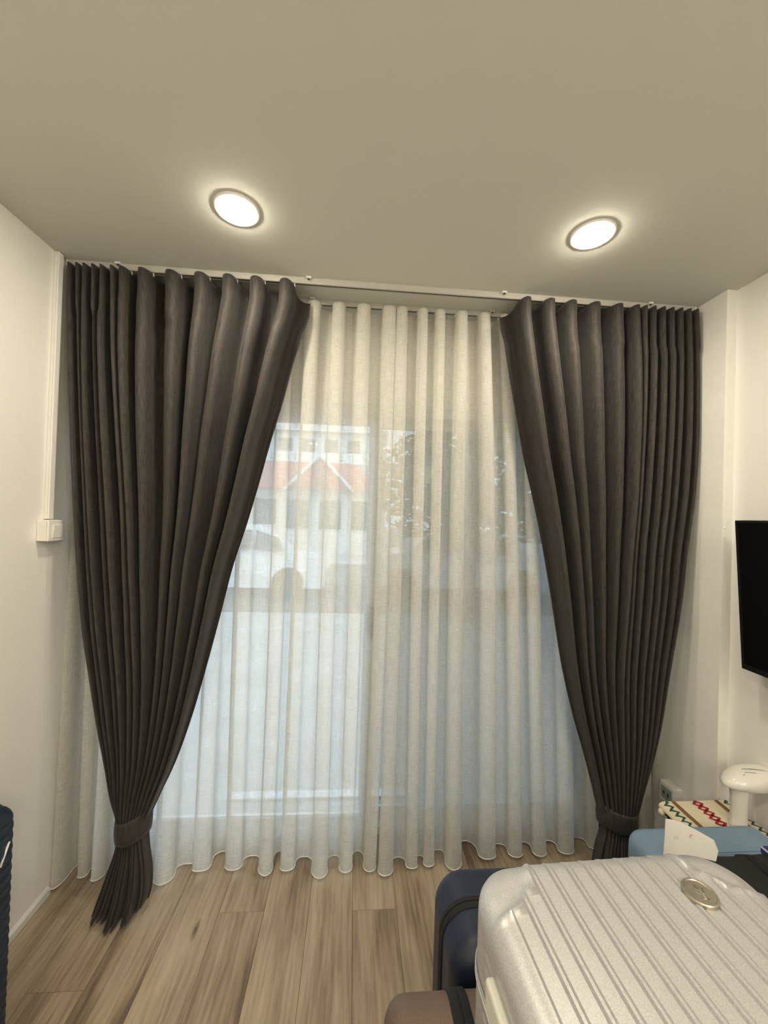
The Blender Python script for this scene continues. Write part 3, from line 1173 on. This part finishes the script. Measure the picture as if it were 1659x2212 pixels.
xs = np.linspace(-CW, CW, 41)
ysn = np.linspace(-CL, CL, 13)
vs = [(x, y, cloth_z(x)+.001*math.sin(y*60+x*30)) for y in ysn for x in xs] + [(x, y, cloth_z(x)-.010) for y in ysn for x in xs]
fs = []
n1 = len(xs)*len(ysn)
for j in range(len(ysn)-1):
    for i in range(len(xs)-1):
        a = j*41+i
        fs.append((a, a+1, a+42, a+41))
        fs.append((n1+a, n1+a+41, n1+a+42, n1+a+1))
for i in range(40):
    fs.append((i, n1+i, n1+i+1, i+1))
    a = 12*41+i
    fs.append((a, a+1, n1+a+1, n1+a))
for j in range(12):
    a = j*41
    fs.append((a, a+41, n1+a+41, n1+a))
    a = j*41+40
    fs.append((a, n1+a, n1+a+41, a+41))
cloth = MB().add(vs, fs).build('cloth', M['knit'], cl, smooth=True, autosmooth=60)
yy = np.linspace(-CL+.002, CL-.002, 30)
for s in (-1, 1):
    knit('brown_stripe', M['knit_brown'], [[(s*.093, y) for y in yy]], .0012, cl, .018)
    zz = [(s*.128+(.010 if i % 2 else -.010), y) for i, y in enumerate(np.linspace(-CL+.004, CL-.004, 14))]
    knit('green_zigzag', M['knit_green'], [zz], .0014, cl, .013)
ch = []
nd = 7
for k in range(nd):
    y0 = -CL+.006+(2*CL-.012)*k/nd
    y1 = y0+(2*CL-.012)/nd
    ym = (y0+y1)/2
    ch.append([(-.002, y0-.002), (.018, ym), (-.002, y1+.002)])
    ch.append([(.002, y0-.002), (-.018, ym), (.002, y1+.002)])
knit('red_chain', M['knit_red'], ch, .0016, cl, .0115)
for s in (-1, 1):
    MB().lathe([(0, -.014), (.008, -.011), (.0125, -.004), (.013, .003), (.009, .011), (0, .014)], 14, c=(s*(CW-.004), CL-.012, -.020)).build('pompom', M['knit'], cl, smooth=True)

ap = thing('handheld_appliance', 'glossy white appliance with wide rounded head on a thick stem', 'appliance', (1.462, 1.352, .4805))
MB().lathe([(.029, .0), (.0295, .004), (.0265, .012), (.0255, .05), (.0265, .10), (.0285, .13), (.031, .16)], 32).build('stem', M['gloss'], ap, smooth=True, autosmooth=40)
hv, hf = [], []
NU, NV = 40, 20
for j in range(NV+1):
    b = -PI/2+PI*j/NV
    for i in range(NU):
        a = 2*PI*i/NU
        ca, sa, cb, sb = math.cos(a), math.sin(a), math.cos(b), math.sin(b)
        sg = lambda v, p: math.copysign(abs(v)**p, v)
        x = .118*sg(cb, .8)*ca
        y = .056*sg(cb, .8)*sa
        z = .036*sg(sb, .85)*(1 if sb > 0 else 1.15)
        if sb < 0:
            z *= .5+.5*min(1, max(0, (x+.118)/.12))
        z += -.008*(x/.118)**2 + .010*(x/.118)
        hv.append((x+.052, y, z+.178))
for j in range(NV):
    for i in range(NU):
        k = (i+1) % NU
        hf.append((j*NU+i, j*NU+k, (j+1)*NU+k, (j+1)*NU+i))
hd = MB().add(hv, hf).build('head', M['gloss'], ap, smooth=True)


def on_head(x, y):
    c = max(0, 1-((x-.052)/.118)**2-(y/.056)**2)**.5
    z = .036*c**.85 - .008*((x-.052)/.118)**2 + .010*((x-.052)/.118)
    return (x, y, z+.1785)


for a, b in (((-.012, -.022), (.002, -.018)), ((.008, -.012), (.040, -.024)), ((.012, .004), (.13, -.030))):
    MB().tube([on_head(a[0]+(b[0]-a[0])*f, a[1]+(b[1]-a[1])*f) for f in np.linspace(0, 1, 9)], .0011, 6).build('seam_line', M['darkline'], hd, smooth=True)

# ------------------------------------------------------------------ sheet of paper standing behind the silver case
pp = thing('paper_sheet', 'white sheet of paper with small red mark standing behind the silver suitcase', 'paper', (.92, .975, .66))
c4 = [un(1438, 1769, Y=.975), un(1542, 1815, Y=.975), un(1548, 1836, Y=.975)]
ox, oz = .92, .66
NX = 16
vs, fs = [], []
for side_y in (0, .0012):
    for i in range(NX+1):
        f = i/NX
        x = c4[0][0]+(c4[1][0]+.008-c4[0][0])*f
        ztop = c4[0][2]+(c4[1][2]-c4[0][2])*min(f/.96, 1)
        if f > .96:
            ztop = c4[1][2]-.024*(f-.96)/.04
        y = .018*math.sin(f*PI*1.1)+side_y
        for g in np.linspace(0, 1, 6):
            vs.append((x-ox, y+.006*(1-g), .0385+(ztop-oz-.0385)*g))
n2 = (NX+1)*6
for i in range(NX):
    for k in range(5):
        a = i*6+k
        fs.append((a, a+6, a+7, a+1))
        fs.append((n2+a, n2+a+1, n2+a+7, n2+a+6))
for i in range(NX):
    fs.append((i*6, n2+i*6, n2+i*6+6, i*6+6))
    fs.append((i*6+5, i*6+11, n2+i*6+11, n2+i*6+5))
MB().add(vs, fs).build('sheet', M['paper'], pp, smooth=True, autosmooth=40)
rc = un(1502, 1815, Y=.975)
MB().tube([(rc[0]-ox+.004*math.cos(a)*1.2, .012, rc[2]-oz+.004*math.sin(a)) for a in np.linspace(.6, 4.6, 9)], .0006, 5).build('red_mark', M['ink_red'], pp)
gc = un(1465, 1816, Y=.975)
for dx_ in (0, .004, .008):
    MB().tube([(gc[0]-ox+dx_, .010, gc[2]-oz-.005), (gc[0]-ox+dx_, .010, gc[2]-oz+.004)], .0004, 5).build('grey_mark', M['ink_grey'], pp)

# ------------------------------------------------------------------ outdoors, seen through the sheers
gr = MB().box(-30, 30, 2.1, 60, -.3, -.12).build('ground', M['pavement'])
tag(gr, kind='structure')
kb = MB().box(-.72, .36, 2.36, 2.425, -.125, -.104).build('glint_strip', M['whiteline'], bevel=.004)  # bright glint outside the door, put in as a white strip
tag(kb, 'added white strip standing in for a glint on the ground just outside the glass door', 'glint_strip')
rd = MB().box(-30, 30, 6.8, 13.5, -.119, -.112).build('road', M['road'])
tag(rd, kind='structure')


def house(x0, x1, y0, y1, zw, zr, label):
    t = thing('house', label, 'house', ((x0+x1)/2, (y0+y1)/2, -.12))
    cx_, cy_ = (x0+x1)/2, (y0+y1)/2
    W, D = (x1-x0)/2, (y1-y0)/2
    MB().box(-W, W, -D, D, 0, zw).build('walls', M['concrete'], t)
    o = .5
    vs = [(-W-o, -D-o, zw), (W+o, -D-o, zw), (W+o, D+o, zw), (-W-o, D+o, zw), (-W*.6, 0, zr), (W*.6, 0, zr)]
    rf = MB().add(vs, [(0, 1, 5, 4), (1, 2, 5), (2, 3, 4, 5), (3, 0, 4), (0, 3, 2, 1)]).build('roof', M['roof'], t)
    # small front gable
    gw, gz = 1.3, zw+1.35
    gx = un(695, 1020, Y=y0)[0]-cx_
    vs = [(gx-gw, -D-.9, zw), (gx+gw, -D-.9, zw), (gx, -D-.9, gz), (gx-gw, 0, zw), (gx+gw, 0, zw), (gx, 0, gz)]
    gb = MB().add(vs, [(0, 1, 2), (0, 2, 5, 3), (1, 4, 5, 2)]).build('gable', M['roof'], t)
    MB().tube([(gx-gw-.1, -D-.95, zw-.05), (gx, -D-.95, gz+.05)], .07, 6).build('bargeboard', M['concrete'], gb)
    MB().tube([(gx+gw+.1, -D-.95, zw-.05), (gx, -D-.95, gz+.05)], .07, 6).build('bargeboard', M['concrete'], gb)
    for k in range(5):
        xx = -W+.9+k*(2*W-1.8)/4
        f = bbox('window', M['concrete'], xx-.55, xx+.55, -D-.05, -D+.02, 1.0, 2.4, t, bevel=.01)
        MB().box(xx-.48, xx+.48, -D-.07, -D-.04, 1.07, 2.33).build('pane', M['darkglass'], f)
    return t


house(-6.2, 1.2, 17, 22, 2.75, 4.3, 'house with red tiled roof across the street, seen through the sheer curtain')
blk = thing('apartment_building', 'white apartment block with rows of balconies behind the red roof', 'building', (-4.0, 38, -.12))
MB().box(-7, 6.6, -4, 4, 0, 11.2).build('walls', M['concrete'], blk)
for fl_ in range(4):
    z = .8+fl_*2.7
    MB().box(-7, 6.6, -5.0, -4, z-.15, z+.0).build('balcony_slab', M['concrete'], blk)
    for k in range(7):
        xx = -6.1+k*1.95
        MB().box(xx-.85, xx+.85, -5.0, -4.92, z, z+.75).build('balcony_rail', M['concrete'], blk)
        f = bbox('window', M['alu'], xx-.65, xx+.65, -4.06, -3.98, z+.1, z+2.1, blk, bevel=.02)
        MB().box(xx-.58, xx+.58, -4.09, -4.05, z+.17, z+2.03).build('pane', M['darkglass'], f)


def car(x, y, label):
    t = thing('car', label, 'car', (x, y, -.12), (0, 0, 0), group='white cars parked on the street')
    prof = [(-2.0, .25), (-2.05, .6), (-1.95, .85), (-1.25, .95), (-.6, 1.42), (.75, 1.45), (1.45, 1.0), (2.0, .92), (2.08, .6), (2.02, .25)]
    vs, fs = [], []
    n = len(prof)
    for yy_, sc in ((-.85, .97), (-.82, 1), (.82, 1), (.85, .97)):
        for (a, b) in prof:
            ins = .0 if b < .96 else .14*(1 if yy_ < 0 else -1)
            vs.append((a*sc, yy_+ins, b))
    for j in range(3):
        for i in range(n):
            k = (i+1) % n
            fs.append((j*n+i, j*n+k, (j+1)*n+k, (j+1)*n+i))
    fs += [tuple(range(n)), tuple(range(3*n, 4*n))]
    MB().add(vs, fs).build('body', M['carwhite'], t, bevel=.03, segs=2)
    for (a, b) in ((-1.05, -.25), (-.15, .55), (.65, 1.2)):
        za = .98
        MB().add([(a, -.866, za), (b, -.866, za), (b-.12 if b > .6 else b, -.735, 1.36 if b < .6 else 1.22), (a+(.35 if a < -1 else 0), -.735, 1.36),
                  (a, -.84, za), (b, -.84, za), (b-.12 if b > .6 else b, -.70, 1.36 if b < .6 else 1.22), (a+(.35 if a < -1 else 0), -.70, 1.36)],
                 [(0, 1, 2, 3), (7, 6, 5, 4), (0, 4, 5, 1), (1, 5, 6, 2), (2, 6, 7, 3), (3, 7, 4, 0)]).build('side_window', M['darkglass'], t)
    for sx in (-1.3, 1.3):
        for sy in (-.78, .78):
            MB().lathe([(.12, -.1), (.30, -.1), (.32, -.06), (.32, .06), (.30, .1), (.12, .1)], 20, 'Y', (sx, sy, .32)).build('wheel', M['tyre'], t, smooth=True, autosmooth=40)
    return t


c1 = car(-2.6, 8.6, 'white car parked on the street before the red-roofed house')
c2 = copy_tree(c1)
c2.location = (2.3, 8.9, -.12)
c2['label'] = 'white car parked on the street near the trees'


def tree(x, y, h, r, label, seed):
    t = thing('tree', label, 'tree', (x, y, -.12), group='street trees outside the glass door')
    rng = random.Random(seed)
    MB().tube([(0, 0, 0), (.05, .02, h*.3), (-.05, 0, h*.6), (.05, 0, h*.85)], [.14, .11, .08, .03], 10).build('trunk', M['bark'], t, smooth=True)
    vs, fs = [], []
    for i in range(3600):
        a, b = rng.uniform(0, 2*PI), rng.uniform(-1, 1)
        rr = r*rng.uniform(.35, 1)**.5*(.8+.2*math.sin(a*3+b*4))
        c = Vector((rr*math.cos(a)*math.sqrt(1-b*b), rr*math.sin(a)*math.sqrt(1-b*b), h*.56+rr*b*.95))
        d = Vector((rng.uniform(-1, 1), rng.uniform(-1, 1), rng.uniform(-.6, .6))).normalized()*.13
        e = d.cross(Vector((rng.uniform(-1, 1), rng.uniform(-1, 1), rng.uniform(-1, 1)))).normalized()*.05
        k = len(vs)
        vs += [c-d, c+e, c+d, c-e]
        fs.append((k, k+1, k+2, k+3))
    f = MB().add(vs, fs).build('foliage', M['leaf'], t)
    f['kind'] = 'stuff'
    return t


tree(1.9, 6.4, 4.6, 1.75, 'leafy tree on the pavement near the house', 3)
tree(5.4, 6.2, 4.8, 1.7, 'leafy tree on the pavement farther along the street', 5)
